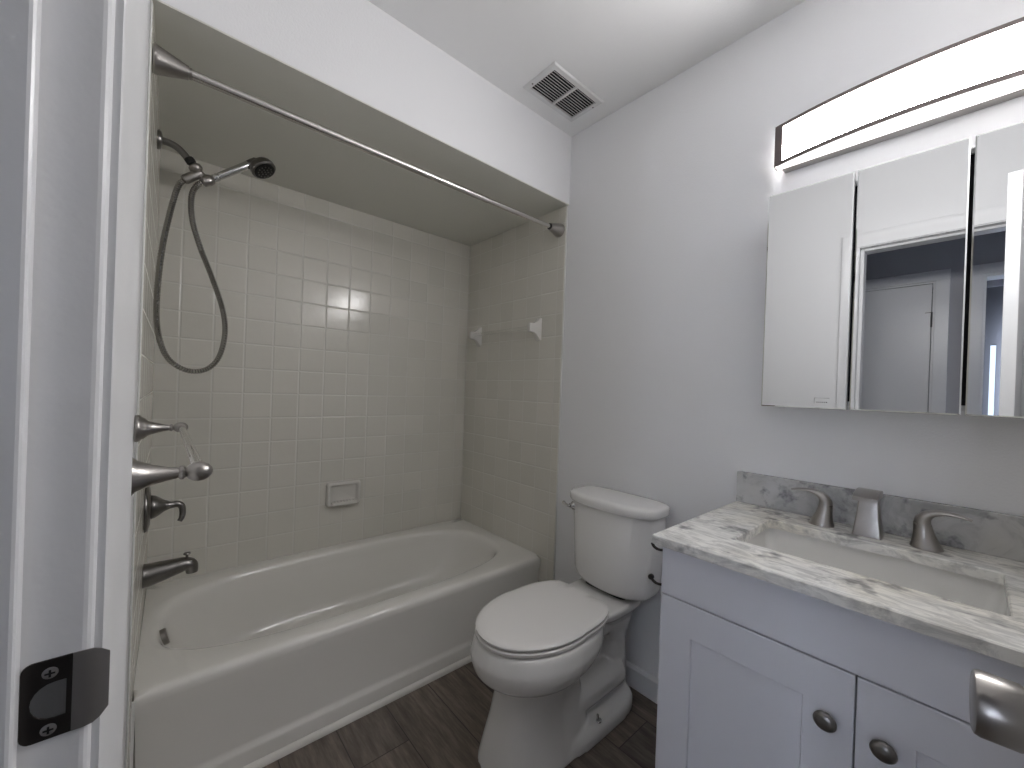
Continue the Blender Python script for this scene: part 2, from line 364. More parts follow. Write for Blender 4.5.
# ---- hallway and bedroom seen in the mirror
HW = -1.02
bm = bmesh.new()
d2x0, d2x1, d3x0, d3x1, zt = 1.33, 2.058, 2.272, 2.99, 2.045
for a, b_ in ((-.1, d2x0), (d2x1, d3x0), (d3x1, 5.2)): bx(bm, a, HW-.12, 0, b_, HW, 2.45)
for a, b_ in ((d2x0, d2x1), (d3x0, d3x1)): bx(bm, a, HW-.12, zt, b_, HW, 2.45)
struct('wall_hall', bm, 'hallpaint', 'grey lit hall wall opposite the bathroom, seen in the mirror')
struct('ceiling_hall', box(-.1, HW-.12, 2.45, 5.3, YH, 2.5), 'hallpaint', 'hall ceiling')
struct('ceiling_bedroom', box(-.1, -4.6, 2.45, 5.3, HW-.12, 2.5), 'shadepaint', 'ceiling of the dim bedroom beyond the hall')
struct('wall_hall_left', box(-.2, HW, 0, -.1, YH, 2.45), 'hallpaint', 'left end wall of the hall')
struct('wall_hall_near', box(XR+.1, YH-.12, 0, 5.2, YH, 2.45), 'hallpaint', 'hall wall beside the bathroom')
bm = bmesh.new()   # unseen hall end wall, its opening invented to let light in
bx(bm, 4.3, HW, 0, 4.4, YH-.12, .95); bx(bm, 4.3, HW, 2.1, 4.4, YH-.12, 2.45); bx(bm, 4.3, HW, .95, 4.4, HW+.1, 2.1); bx(bm, 4.3, YH-.2, .95, 4.4, YH-.12, 2.1)
struct('wall_hall_end', bm, 'hallpaint', 'unseen hall end wall with an opening added for light')
bm = bmesh.new()   # bedroom
bx(bm, 1.5, -4.5, 0, 1.6, HW-.12, 2.45); bx(bm, 4.4, -4.5, 0, 4.5, HW-.12, 2.45)
struct('wall_bedroom_sides', bm, 'shadepaint', 'side walls of the bedroom beyond the hall')
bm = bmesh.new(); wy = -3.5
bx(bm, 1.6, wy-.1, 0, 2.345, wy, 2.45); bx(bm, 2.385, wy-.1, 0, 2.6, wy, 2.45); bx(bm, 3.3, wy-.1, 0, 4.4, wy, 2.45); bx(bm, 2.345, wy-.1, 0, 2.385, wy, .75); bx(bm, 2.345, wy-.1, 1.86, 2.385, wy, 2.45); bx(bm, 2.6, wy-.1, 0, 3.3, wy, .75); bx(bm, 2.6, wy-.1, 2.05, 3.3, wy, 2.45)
struct('wall_bedroom_back', bm, 'shadepaint', 'bedroom wall with the bright window')
bm = bmesh.new()
for a in ((2.6, .75, 2.65, 2.05), (3.25, .75, 3.3, 2.05), (2.65, .75, 3.25, .80), (2.65, 2.0, 3.25, 2.05), (2.65, 1.38, 3.25, 1.42)): bx(bm, a[0], wy-.07, a[1], a[2], wy-.03, a[3])
struct('window_1', bm, 'trim', 'wide bedroom window added beside the sliver that the mirror shows')  # wide window put in for the daylight lamp; the mirror shows only the slot
def hall_frame(name, x0, x1, label, w=.068):
    bm = bmesh.new()
    bx(bm, x0-w, HW, 0, x0, HW+.014, zt); bx(bm, x1, HW, 0, x1+w, HW+.014, zt); bx(bm, x0-w, HW, zt, x1+w, HW+.014, zt+w)
    o = struct(name, bm, 'trim', label, bevel=.002)
    bm = bmesh.new(); bx(bm, x0, HW-.12, 0, x0+.012, HW, zt-.012); bx(bm, x1-.012, HW-.12, 0, x1, HW, zt-.012); bx(bm, x0, HW-.12, zt-.012, x1, HW, zt); obj('jamb', bm, 'trim', o); return o
hall_frame('trim_6', d2x0, d2x1, 'white casing around the closed hall door')
hall_frame('trim_7', d3x0, d3x1, 'white casing around the bedroom doorway')
d2 = struct('door_2', box(d2x0+.014, HW-.036, .01, d2x1-.0155, HW-.001, zt-.0155), 'trim', 'closed white hall door reflected in the middle mirror', bevel=.002)
for z in (.3, 1.10, 1.79):
    bm = bmesh.new(); lathe(bm, (d2x1-.0135, HW+.006, z-.05), (0, 0, 1), [(0, .005), (.1, .005)], 10); bx(bm, d2x1-.045, HW-.0005, z+.046, d2x1-.014, HW+.004, z+.05); obj('hinge', bm, 'darknickel', d2)
bm = bmesh.new(); lathe(bm, (d2x0+.075, HW-.001, .98), (0, 1, 0), [(0, .03), (.006, .03), (.01, .012), (.03, .012), (.04, .026), (.055, .024), (.06, .0)], 24); obj('knob', bm, 'nickel', d2, smooth=40)
d3 = struct('door_3', box(0, -.035, .01, .69, 0, zt-.017), 'shadepaint', 'bedroom door standing ajar in the mirror', bevel=.002)  # leaf gets the same shade-dark colour as the bedroom walls
d3.matrix_world = Matrix.Translation((d3x1-.02, HW-.085, 0)) @ Matrix.Rotation(math.radians(-88), 4, 'Z')
bm = bmesh.new(); lathe(bm, (.63, 0, .98), (0, 1, 0), [(0, .03), (.006, .03), (.01, .012), (.03, .012), (.04, .026), (.055, .024), (.06, .0)], 20); obj('knob', bm, 'nickel', d3, smooth=40)

bm = bmesh.new()   # sealant in the corner between the apron and the tap wall
rings(bm, [[Vector((.7655, -SK*.90-.001, z)), Vector((.7655, -SK*.90+.0065, z)), Vector((.7690, -SK*.90+.0035, z)), Vector((.7745, -SK*.905, z)), Vector((.7745, -SK*.91-.001, z))] for z in (.021, .349)])
struct('trim_8', bm, 'caulk', 'caulk bead between the tub apron and the tap wall tile')
# ================================================================== BATHTUB
def bathtub():
    bm = bmesh.new(); per = []
    W_, D_ = .7650, L-.008; cx, cy = W_/2, D_/2; a, b_ = W_/2-.001, D_/2-.0015
    N = 56; M_ = 28
    for i in range(N): per.append((a, -b_+2*b_*i/N))
    for i in range(M_): per.append((a-2*a*i/M_, b_))
    for i in range(N): per.append((-a, b_-2*b_*i/N))
    for i in range(M_): per.append((-a+2*a*i/M_, -b_))
    th = [math.atan2(y, x) for x, y in per]
    ZT = .3617; Ro = .024
    rs = []
    def out(inx, z): return supe(cx-inx/2, cy, a-inx/2, b_, 500, z, th)      # only the front face moves in
    rs.append(out(.0, .0)); rs.append(out(.0, .062)); rs.append(out(.003, .070)); rs.append(out(.009, .076)); rs.append(out(.012, .088))
    rs.append(out(.006, .29)); rs.append(out(.0, .326))
    for j in range(1, 7):
        t = PI/2*j/6; rs.append(supe(cx-Ro*(1-math.cos(t))/2, cy, a-Ro*(1-math.cos(t))/2, b_, 500, ZT-Ro+Ro*math.sin(t), th))
    # flat rim, then basin
    ix, iy, iax, iay = .374, .733, .314, .709
    def inn(s, z, n=3.1, dy=0., ky=1.): return supe(ix, iy+dy, iax*s, iay*s*ky, n, z, th)
    rs.append(supe(.377, .748, .350, .7425, 8, ZT, th))
    rs.append(inn(1.02, ZT-.0005)); rs.append(inn(1.0, ZT-.003)); rs.append(inn(.982, ZT-.010)); rs.append(inn(.968, ZT-.022)); rs.append(inn(.955, ZT-.05, 3.1))
    for s, z, ky, dy in ((.93, .24, .99, -.003), (.90, .17, .975, -.012), (.875, .125, .955, -.02), (.84, .095, .94, -.03), (.78, .078, .93, -.04), (.65, .069, .9, -.05), (.4, .065, .9, -.05), (.12, .063, .9, -.05)):
        rs.append(inn(s, z, 3.2, dy, ky))
    for ring in rs:
        for p in ring: p.y -= SK*.95*(p.x/.76)*(1-p.y/L)     # follows the slightly skewed tap wall
    rings(bm, rs, False, True)
    t = thing('bathtub', 'white enamelled alcove bathtub with a flat apron between tiled walls', 'bathtub', (.38, .76, 0))
    part('tub_body', bm, 'tub', t, smooth=50)
    # overflow plate on the tap end of the basin
    bm = bmesh.new(); n = Vector((0, .96, .27)); lathe(bm, (.38, .0590, .316), n, [(-.012, .028), (.001, .028), (.0045, .025), (.0055, .014), (.0055, 0)], 28)
    part('overflow_plate', bm, 'nickel', t, smooth=40)
    bm = bmesh.new(); lathe(bm, (.38, .25, .0655), (0, 0, 1), [(0, .035), (.004, .034), (.005, .02), (.004, 0)], 28); part('drain', bm, 'nickel', t, smooth=40)
bathtub()

# ---- shower rod
def rod():
    X, Z = .815, 2.038; Y0, Y1 = -.0145, L-.0095
    t = thing('shower_curtain_rod', 'satin steel tension rod spanning above the bathtub', 'shower rod', (X, .75, Z))
    bm = lathe(bmesh.new(), (X, Y0+.05, Z), (0, 1, 0), [(0, .0125), (1.02, .0125), (1.022, .0108)], 24); part('outer_tube', bm, 'rod', t, smooth=40)
    bm = lathe(bmesh.new(), (X, Y0+1.06, Z), (0, 1, 0), [(0, .0105), (Y1-Y0-1.10, .0105)], 24); part('inner_tube', bm, 'rod', t, smooth=40)
    for y, d in ((Y0, 1), (Y1, -1)):
        bm = lathe(bmesh.new(), (X, y, Z), (0, d, 0), [(0, .034), (.004, .035), (.010, .0335), (.066, .0175), (.070, .0175), (.071, .0135)], 32); part('end_cap', bm, 'nickel', t, smooth=30)
        bm = lathe(bmesh.new(), (X, y+d*.070, Z), (0, d, 0), [(0, .0145), (.007, .0142)], 24); part('collar', bm, 'black' if d < 0 else 'nickel', t, smooth=30)
rod()

# ---- hand shower
def shower():
    X = .38
    t = thing('hand_shower', 'metal hand shower with looping hose on the tap end wall', 'shower', (X, .0, 2.03))
    bm = lathe(bmesh.new(), (X, -.0075, 2.022), (0, 1, 0), [(0, .031), (.004, .031), (.010, .028), (.014, .014), (.014, 0)], 28); part('wall_flange', bm, 'darknickel', t, smooth=40)
    bm = tube(bmesh.new(), spline([(X, -.004, 2.022), (X, .020, 2.023), (X, .042, 2.017), (X, .060, 2.003), (X, .076, 1.984)]), .0115, 16); part('shower_arm', bm, 'darknickel', t, smooth=60)
    bm = lathe(bmesh.new(), (X, .0735, 1.992), Vector((0, .58, -.8)), [(0, .0135), (.003, .015), (.017, .015), (.020, .012)], 20); part('nut', bm, 'black', t, smooth=35)
    br = bmesh.new()
    lathe(br, (X, .087, 1.975), Vector((0, .6, -.8)), [(0, .013), (.006, .020), (.016, .021), (.024, .016), (.028, .010)], 22)
    tube(br, [(X, .103, 1.957), (X, .128, 1.934)], .010, 14)
    lathe(br, (X, .064, 1.911), Vector((0, .72, .69)), [(0, .0135), (.006, .0155), (.060, .0155), (.064, .012), (.064, 0)], 20)
    lathe(br, (X, .112, 1.922), Vector((0, .82, .57)), [(0, .012), (.005, .018), (.022, .020), (.034, .017), (.040, .012), (.041, 0)], 20)
    part('bracket', br, 'nickel', t, smooth=40)
    # hose with its spiral winding
    path = spline([(X, .068, 1.914), (X, .050, 1.885), (X+.003, .033, 1.80), (X+.006, .014, 1.66), (X+.008, .005, 1.50), (X+.008, .009, 1.38), (X+.006, .035, 1.29), (X+.004, .085, 1.248), (X+.003, .140, 1.252), (X, .178, 1.30), (X, .194, 1.39), (X, .184, 1.48), (X, .150, 1.59), (X, .114, 1.69), (X, .090, 1.78), (X, .086, 1.86), (X, .100, 1.905), (X, .122, 1.928)], 60)
    # resample evenly, alternate radius for the ridges
    pts = [path[0]]; acc = 0
    for a, b_ in zip(path, path[1:]):
        d = (b_-a).length; acc += d
        if acc >= .0034: pts.append(b_); acc = 0
    bm = tube(bmesh.new(), pts, [(.0098 if i % 2 else .0076) for i in range(len(pts))], 10); part('hose', bm, 'hosemetal', t, smooth=False)
    hd = bmesh.new(); d = Vector((0, .70, .71)).normalized()
    d = Vector((0, .096, .086)).normalized(); p0 = Vector((X, .144, 1.945))
    lathe(hd, p0, d, [(0, .010), (.004, .0125), (.018, .0135), (.020, .0115), (.024, .0115), (.026, .0125), (.12, .0135), (.15, .0145), (.158, .012)], 20)
    hs = part('handset', hd, 'chrome', t, smooth=40)
    hh = bmesh.new(); c = Vector((X, .292, 2.046)); n = Vector((.38, .42, -.82)).normalized()
    lathe(hh, c-n*.022, n, [(0, .012), (.004, .028), (.012, .040), (.024, .0445), (.036, .044), (.040, .040), (.040, 0)], 32)
    tube(hh, spline([p0+d*.14, p0+d*.165, c-n*.008]), [.0145]*8+[.017]*8+[.022], 16)
    part('spray_head', hh, 'darknickel', t, smooth=40)
    fc = bmesh.new(); lathe(fc, c+n*.0175, n, [(0, .036), (.003, .036), (.0045, .033), (.0045, 0)], 28); fo = part('spray_face', fc, 'black', t, smooth=40)
    nz = bmesh.new(); s_, q_, _ = frame(n)
    for rr, m_ in ((.0, 1), (.012, 6), (.024, 12)):
        for i in range(m_):
            a = 2*PI*i/m_+rr*30; lathe(nz, c+n*.021+s_*math.cos(a)*rr+q_*math.sin(a)*rr, n, [(0, .003), (.003, .0022), (.003, 0)], 8)
    o = obj('spray_nozzles', nz, 'darknickel', None, smooth=40); o.data.transform(Matrix.Translation(-t.location)); o.parent = fo
shower()

# ---- valve and spout
def valve():
    X, Z = .38, .775
    t = thing('shower_valve', 'round metal shower valve with curled lever on the tap end wall', 'shower valve', (X, 0, Z))
    part('escutcheon', lathe(bmesh.new(), (X, -.0070, Z), (0, 1, 0), [(0, .082), (.004, .082), (.009, .078), (.013, .060), (.0145, .030), (.0145, 0)], 48), 'darknickel', t, smooth=40)
    bm = lathe(bmesh.new(), (X, .006, Z), (0, 1, 0), [(0, .038), (.003, .040), (.012, .038), (.022, .031), (.036, .020), (.050, .0135), (.062, .0115)], 28)
    P = spline([(X, .062, Z), (X, .076, Z), (X, .087, Z-.008), (X+.002, .091, Z-.028), (X+.004, .089, Z-.048), (X+.006, .083, Z-.060)], 6); n = len(P)
    tube(bm, P, [.0120-.0045*(i/(n-1)) for i in range(n)], 14)
    part('lever', bm, 'darknickel', t, smooth=60)
    X, Z = .38, .555
    t = thing('tub_spout', 'metal tub spout with a diverter knob above the tub rim', 'tub spout', (X, 0, Z))
    bm = bmesh.new()
    P = [(X, -.0070, Z-.012), (X, .004, Z-.012), (X, .04, Z-.007), (X, .08, Z-.001), (X, .103, Z+.001), (X, .117, Z-.005), (X, .1215, Z-.020), (X, .122, Z-.032)]
    P = [Vector(p) for p in P]; P2 = spline(P, 6); R = lerps([.040, .039, .034, .0275, .024, .0215, .0185, .017], 6)
    tube(bm, P2, R, 20); part('spout', bm, 'darknickel', t, smooth=60)
    part('diverter_knob', lathe(bmesh.new(), (X, .107, Z+.020), (0, 0, 1), [(0, .004), (.012, .004), (.014, .009), (.017, .011), (.021, .009), (.022, 0)], 16), 'darknickel', t, smooth=40)
valve()

# ---- towel bar on the front wall beside the tub
def towel_bar():
    Z = 1.101; Yb = .0595
    t = thing('towel_bar', 'brushed nickel towel bar with clear rod on the wall left of the doorway', 'towel bar', (1.28, YN, Z))
    def post(X, knobbed):
        bm = lathe(bmesh.new(), (X, YN+.0015, Z), (0, 1, 0), [(0, .030), (.003, .031), (.008, .030), (.011, .026), (.016, .024), (.022, .018), (.034, .0125), (.048, .0085), (.059, .0065), (.061, .0085), (.064, .0085), (.066, .0055), (.070, .0055)], 32)
        # egg shaped finial holding the rod
        lathe(bm, (X, YN+.067, Z), (0, 1, 0), [(0, .004), (.003, .0085), (.008, .0115), (.013, .0124), (.018, .0118), (.023, .0090), (.0265, .005), (.028, 0)], 24)
        part('post', bm, 'nickel', t, smooth=50)
    post(.985, 0); post(1.595, 1)
    part('rod', lathe(bmesh.new(), (.990, Yb, Z), (1, 0, 0), [(0, .0068), (.60, .0068)], 20), 'acrylic', t, smooth=40)['label'] = 'clear acrylic rod'
towel_bar()

# ---- ceramic bar on far tile wall
def ceramic_bar():
    Y = L-.008; t = thing('ceramic_towel_bar', 'pale ceramic towel bar holders on the far tiled end wall', 'towel bar', (.45, Y, 1.545))
    for xc, s in ((.150, 1), (.688, -1)):
        bm = bmesh.new(); rs = []
        prof = [(0, .060, .019), (.006, .060, .019), (.010, .055, .018), (.020, .043, .016), (.032, .032, .014), (.045, .025, .013), (.060, .0225, .0125), (.072, .0225, .0125), (.076, .019, .010)]
        rs = [[Vector((p.x+xc, Y-.0003-d, p.y+1.545+(.004 if d > .02 else 0))) for p in rrect(-w, -h, w, h, min(w, h)*.35)] for d, h, w in prof]
        rings(bm, rs); part('holder', bm, 'barcer', t, smooth=50)
    part('rod', lathe(bmesh.new(), (.158, Y-.060, 1.549), (1, 0, 0), [(0, .009), (.522, .009)], 18), 'acrylic', t, smooth=40)['label'] = 'clear acrylic rod'
ceramic_bar()

# ---- soap dish on the long wall
def soap():
    y0, y1, z0, z1 = .675, .848, .573, .700
    t = thing('soap_dish', 'cream ceramic soap dish set in the long tiled wall above the tub', 'soap dish', (0, .76, .637))
    bm = bmesh.new()
    def rr(i, x, r): return [Vector((x, p.x, p.y)) for p in rrect(y0+i, z0+i, y1-i, z1-i, r)]
    rs = [rr(0, .0003, .016), rr(-.001, .010, .017), rr(.001, .020, .016), rr(.006, .026, .013), rr(.012, .026, .010), rr(.018, .022, .008), rr(.021, .008, .008), rr(.026, .005, .006)]
    rings(bm, rs); part('dish_body', bm, 'dishcer', t, smooth=60)
    bm = bmesh.new()   # projecting tray at the bottom
    rs = [[Vector((x, y, z)) for y, z in ((y0+.018+i, z0+.010), (y1-.018-i, z0+.010), (y1-.020-i, z0+.026-h), (y0+.020+i, z0+.026-h))] for x, i, h in ((.004, 0, 0), (.030, .002, .001), (.040, .006, .004), (.044, .012, .009))]
    rings(bm, rs); tr = part('tray', bm, 'dishcer', t, smooth=40)
    bm = bmesh.new()
    for i in range(7):
        y = y0+.040+i*.0155; bx(bm, .010, y-.0025, z0+.0245, .036, y+.0025, z0+.0285)
    o = obj('ridges', bm, 'dishcer', None, bevel=.001); o.data.transform(Matrix.Translation(-t.location)); o.parent = tr
soap()

# ================================================================== TOILET
def toilet():
    X = 1.263; t = thing('toilet', 'white two-piece toilet with closed lid between tub and vanity', 'toilet', (X, 1.15, 0))
    th = [2*PI*i/48 for i in range(48)]
    def egg(z, yf, yb, hw, n=2.2, pt=.10, nb=None):
        cy = (yf+yb)/2; b_ = (yb-yf)/2; o = []
        for p, q in zip(supe(0, 0, hw, b_, n, z, th), supe(0, 0, hw, b_, nb or n, z, th)):
            if q.y > 0: p = q
            f = -p.y/b_; k_ = 1-pt*max(f, 0)**2*1.0+ (-.02 if f < 0 else 0)
            o.append(Vector((X+p.x*k_, cy+p.y, z)))
        return o
    bm = bmesh.new()
    rings(bm, [egg(.422, .788, 1.262, .176), egg(.416, .778, 1.268, .184), egg(.400, .772, 1.270, .190), egg(.37, .764, 1.265, .196), egg(.345, .768, 1.25, .194), egg(.32, .776, 1.23, .183), egg(.298, .800, 1.21, .165), egg(.277, .834, 1.20, .138), egg(.258, .862, 1.19, .116), egg(.20, .870, 1.19, .105), egg(.12, .87, 1.18, .10), egg(.10, .88, 1.18, .10)])
    def ped(z, yf, yb, hw): return egg(z, yf, yb, hw, 3.6, .12)
    rings(bm, [ped(.27, .875, 1.16, .100), ped(.20, .862, 1.17, .105), ped(.14, .850, 1.18, .112), ped(.07, .830, 1.20, .124), ped(.0, .812, 1.22, .136)])
    # foot plate
    rings(bm, [supe(X, 1.235, .146, .230, 3.8, 0, th), supe(X, 1.235, .146, .230, 3.8, .035, th), supe(X, 1.233, .139, .223, 3.8, .052, th), supe(X, 1.23, .122, .210, 3.8, .060, th)])
    # trapway arch
    def ell(path, ra, rb):
        P = spline(path, 5); tube(bm, P, ra, 20, rb)
    for s in (-1, 1):
        ell([(X+s*.035, 1.15, .335), (X+s*.045, 1.26, .335), (X+s*.040, 1.345, .325), (X+s*.038, 1.395, .28), (X+s*.036, 1.41, .20), (X+s*.036, 1.41, .04)], .046, 1.0)
        ell([(X+s*.040, 1.06, .13), (X+s*.045, 1.16, .125), (X+s*.045, 1.28, .125), (X+s*.045, 1.40, .125)], .062, 1.0)
    bx(bm, X-.03, 1.1, .02, X+.03, 1.42, .36)
    # rear column and deck under the tank
    rings(bm, [supe(X, 1.40, .080, .07, 4, .02, th), supe(X, 1.40, .072, .065, 4, .25, th), supe(X, 1.38, .098, .10, 4, .34, th), supe(X, 1.36, .12, .13, 4, .375, th), supe(X, 1.345, .135, .150, 5, .395, th), supe(X, 1.340, .137, .155, 5, .412, th), supe(X, 1.338, .130, .150, 5, .419, th)])
    body = part('bowl', bm, 'ceramic', t, smooth=True)
    r = body.modifiers.new('remesh', 'REMESH'); r.mode = 'VOXEL'; r.voxel_size = .0055; r.use_smooth_shade = True
    s_ = body.modifiers.new('smooth', 'SMOOTH'); s_.factor = .6; s_.iterations = 9
    # seat ring and lid
    def lid(name, zs, grow, m):
        bm = bmesh.new(); rs = []
        for z, g in zs:
            ring = []
            for p in egg(z, .775-g, 1.285+g, .181+g, 2.3, .13, 2.75):
                if p.y > 1.238: p.y = 1.238+(p.y-1.238)*.05
                ring.append(p)
            rs.append(ring)
        rings(bm, rs); return part(name, bm, m, t, smooth=35)
    lid('seat', [(.4225, -.014), (.4235, -.006), (.427, -.002), (.4355, -.001), (.4385, -.005)], 0, 'seat')
    lid('lid', [(.4412, -.016), (.4430, -.006), (.446, -.002), (.451, -.0015), (.4555, -.006), (.4580, -.014), (.4590, -.03), (.4600, -.08), (.4602, -.15)], 0, 'seat')
    for s in (-1, 1):
        bm = bmesh.new(); bx(bm, X+s*.075-.02, 1.236, .420, X+s*.075+.02, 1.262, .448); part('seat_hinge', bm, 'seat', t, bevel=.005, smooth=40)
    # tank
    XT = X+.019
    def tk(z, hx, yf, yb, n=5.5, bow=.026):
        o = []
        cy = (yf+yb)/2; b_ = (yb-yf)/2
        for p in supe(0, 0, hx, b_, n, z, th2):
            y = cy+p.y
            if p.y < 0: y -= bow*(1-(p.x/hx)**2)*(-p.y/b_)
            o.append(Vector((XT+p.x, y, z)))
        return o
    th2 = [math.atan2(y, x) for x, y in [(2, -1+2*i/14) for i in range(14)]+[(2-4*i/28, 1) for i in range(28)]+[(-2, 1-2*i/14) for i in range(14)]+[(-2+4*i/28, -1) for i in range(28)]]
    bm = bmesh.new()
    rings(bm, [tk(.4365, .132, 1.370, 1.490, 4), tk(.439, .150, 1.363, 1.496, 4), tk(.446, .166, 1.357, 1.500, 4), tk(.460, .177, 1.352, 1.503, 4), tk(.480, .183, 1.350, 1.505, 4), tk(.60, .190, 1.345, 1.507, 4), tk(.758, .196, 1.340, 1.509, 4), tk(.760, .194, 1.342, 1.507, 4)])
    tank = part('tank', bm, 'ceramic', t, smooth=50)
    bm = bmesh.new(); rings(bm, [supe(X, 1.42, .10, .055, 6, .417, th), supe(X, 1.42, .10, .055, 6, .440, th)]); part('tank_gasket', bm, 'black', t, smooth=40)
    bm = bmesh.new()
    rings(bm, [tk(.7605, .198, 1.338, 1.511, 4), tk(.762, .206, 1.330, 1.512, 4), tk(.767, .209, 1.327, 1.513, 4), tk(.787, .210, 1.326, 1.513, 4), tk(.795, .207, 1.329, 1.512, 4), tk(.799, .199, 1.337, 1.507, 4), tk(.8005, .18, 1.352, 1.49, 4)])
    part('tank_lid', bm, 'ceramic', t, smooth=50)
    # flush lever at the left corner of the tank
    lx, ly, lz = XT-.168, 1.348, .733
    bm = lathe(bmesh.new(), (lx, ly+.012, lz), Vector((-.35, -1, 0)), [(0, .019), (.012, .019), (.017, .016), (.022, .010), (.028, .010), (.029, 0)], 24)
    P = spline([(lx-.008, ly-.012, lz), (lx-.024, ly-.017, lz+.001), (lx-.038, ly-.016, lz+.004), (lx-.048, ly-.013, lz+.008)], 6)
    tube(bm, P, [.0075]*6+[.0065]*6+[.008]*7, 12, .8); part('flush_lever', bm, 'chrome', t, smooth=50)
    for s in (-1, 1):
        bm = lathe(bmesh.new(), (X+s*.120, 1.205, .0535), (0, 0, 1), [(-.006, .0145), (.004, .0145), (.0055, .012), (.006, .005), (.022, .0042), (.0225, 0)], 18); part('floor_bolt', bm, 'chrome', t, smooth=40)
toilet()

# ================================================================== VANITY
def vanity():
    x0, x1, yf, yb, zt = 1.7271, 2.5205, .9853, L, .840
    t = thing('vanity_cabinet', 'white two-door shaker vanity cabinet right of the toilet', 'cabinet', ((x0+x1)/2, 1.25, 0))
    bm = bmesh.new(); fy = yf+.019
    bx(bm, x0, fy, .0, x0+.018, yb-.0135, zt); bx(bm, x1-.018, fy, .0, x1, yb-.0135, zt); bx(bm, x0+.018, fy, .09, x1-.018, yb-.0135, .108); bx(bm, x0+.018, fy+.04, 0, x1-.018, fy+.058, .09); bx(bm, x0+.018, yb-.020, .108, x1-.018, yb-.0135, zt-.16)
    bx(bm, x0+.018, fy, .69, x1-.018, fy+.018, .735)
    part('carcass', bm, 'cab', t, bevel=.0015)
    part('top_panel', box(x0, yf, .7155, x1, yf+.0185, zt-.0005), 'cab', t, bevel=.002)
    part('door_gap_shade', box(x0+.020, fy-.0008, .109, x1-.020, fy-.0002, .82), 'seam', t)  # black sheet painted in as the shade behind the door joints
    xm = 2.1206
    def dr(a, b_, kx, lab):
        bm = bmesh.new(); z0, z1 = .095, .7121; w = .080
        # one solid door: outer slab, shaker recess stepped 5 mm
        def rr(i, y): return [Vector((a+i, y, z0+i)), Vector((b_-i, y, z0+i)), Vector((b_-i, y, z1-i)), Vector((a+i, y, z1-i))]
        rings(bm, [rr(0, yf+.0185), rr(0, yf+.0015), rr(.0015, yf), rr(w, yf), rr(w+.001, yf+.001), rr(w+.0022, yf+.0048), rr(w+.003, yf+.005)])
        d = part('door', bm, 'cab', t); d['label'] = lab
        bm = lathe(bmesh.new(), (kx, yf-.0003, .6125), (0, -1, 0), [(0, .0085), (.003, .008), (.007, .0065), (.009, .0075), (.011, .0135), (.014, .0170), (.018, .0176), (.022, .0150), (.0245, .0095), (.0255, 0)], 28, (1.08, 1.0))
        o = obj('knob', bm, 'darknickel', None, smooth=50); o.data.transform(Matrix.Translation(-t.location)); o.parent = d
    dr(x0+.0008, xm-.0014, 2.079, 'left shaker door'); dr(xm+.0014, x1-.001, 2.163, 'right shaker door')
    # countertop with an opening
    cx0, cx1, cy0, cy1, cz0, cz1 = 1.7113, XR-.0005, .9603, L-.0003, .8405, .8645
    bm = bmesh.new(); hr = rrect(1.857, 1.099, 2.305, 1.366, .012)
    # counter-clockwise outer ring subdivided to match hole points count
    n = len(hr); outr = []
    ccx, ccy = 2.081, 1.2325
    for p in hr:
        dx, dy = p.x-ccx, p.y-ccy; sx = ((cx1-ccx) if dx > 0 else (cx0-ccx))/dx; sy = ((cy1-ccy) if dy > 0 else (cy0-ccy))/dy; s = min(sx, sy); outr.append(Vector((ccx+dx*s, ccy+dy*s, 0)))
    # snap true corners: the ray nearest each corner goes to the corner
    for c in ((cx0, cy0), (cx1, cy0), (cx0, cy1), (cx1, cy1)):
        i = min(range(n), key=lambda q: (outr[q].x-c[0])**2+(outr[q].y-c[1])**2); outr[i] = Vector((*c, 0))
    e = .0022
    def oz(z, i): return [Vector((min(max(p.x, cx0+i), cx1-i), min(max(p.y, cy0+i), cy1-i), z)) for p in outr]
    def hz(z, i):
        return [Vector((p.x+(i if p.x > ccx else -i), p.y+(i if p.y > ccy else -i), z)) for p in hr]
    rings(bm, [hz(cz0, 0), hz(cz1-e, 0), hz(cz1, e), oz(cz1, e), oz(cz1-e, 0), oz(cz0+.001, 0), oz(cz0, .001), hz(cz0, 0)], False, False)
    bmesh.ops.remove_doubles(bm, verts=bm.verts[:], dist=1e-6)
    top = obj('countertop', bm, 'marble'); tag(top, 'grey veined white marble countertop on the vanity', 'countertop'); recentre(top, (2.1, 1.24, cz0))
    bs = obj('backsplash', box(cx0, L-.0198, cz1+.0003, cx1, L-.0003, .9672), 'marble2', None, bevel=.0018); tag(bs, 'grey mottled marble backsplash strip along the wall', 'backsplash'); recentre(bs, (2.1, L, cz1))
    # undermount basin
    bm = bmesh.new()
    def br(i, z, r, top_=0): return rrect(1.846+i, 1.090+i, 2.316-i, 1.378-i, r, z)
    rings(bm, [br(-.012, cz0-.0008, .03), br(0, cz0-.0010, .022), br(.003, cz0-.012, .024), br(.012, cz0-.09, .034), br(.022, cz0-.118, .042), br(.045, cz0-.130, .05), br(.10, cz0-.134, .03), br(.130, cz0-.136, .01)], False, True)
    rings(bm, [br(-.012, cz0-.0008, .03), br(-.012, cz0-.012, .03), br(-.006, cz0-.10, .04), br(.03, cz0-.146, .05)], False, True)
    bmesh.ops.remove_doubles(bm, verts=bm.verts[:], dist=1e-6)
    s = thing('sink_basin', 'white rectangular undermount sink basin in the marble top', 'sink', (2.081, 1.234, cz0-.14))
    part('basin', bm, 'basin', s, smooth=50)
    bm = lathe(bmesh.new(), (2.081, 1.234, cz0-.1358), (0, 0, 1), [(0, .030), (.002, .030), (.003, .022), (.006, .021), (.007, 0)], 28); part('drain', bm, 'nickel', s, smooth=40)
    # faucet: spout
    sp = thing('faucet_spout', 'brushed nickel tapered spout standing between the two sink taps', 'faucet', (2.071, 1.435, cz1))
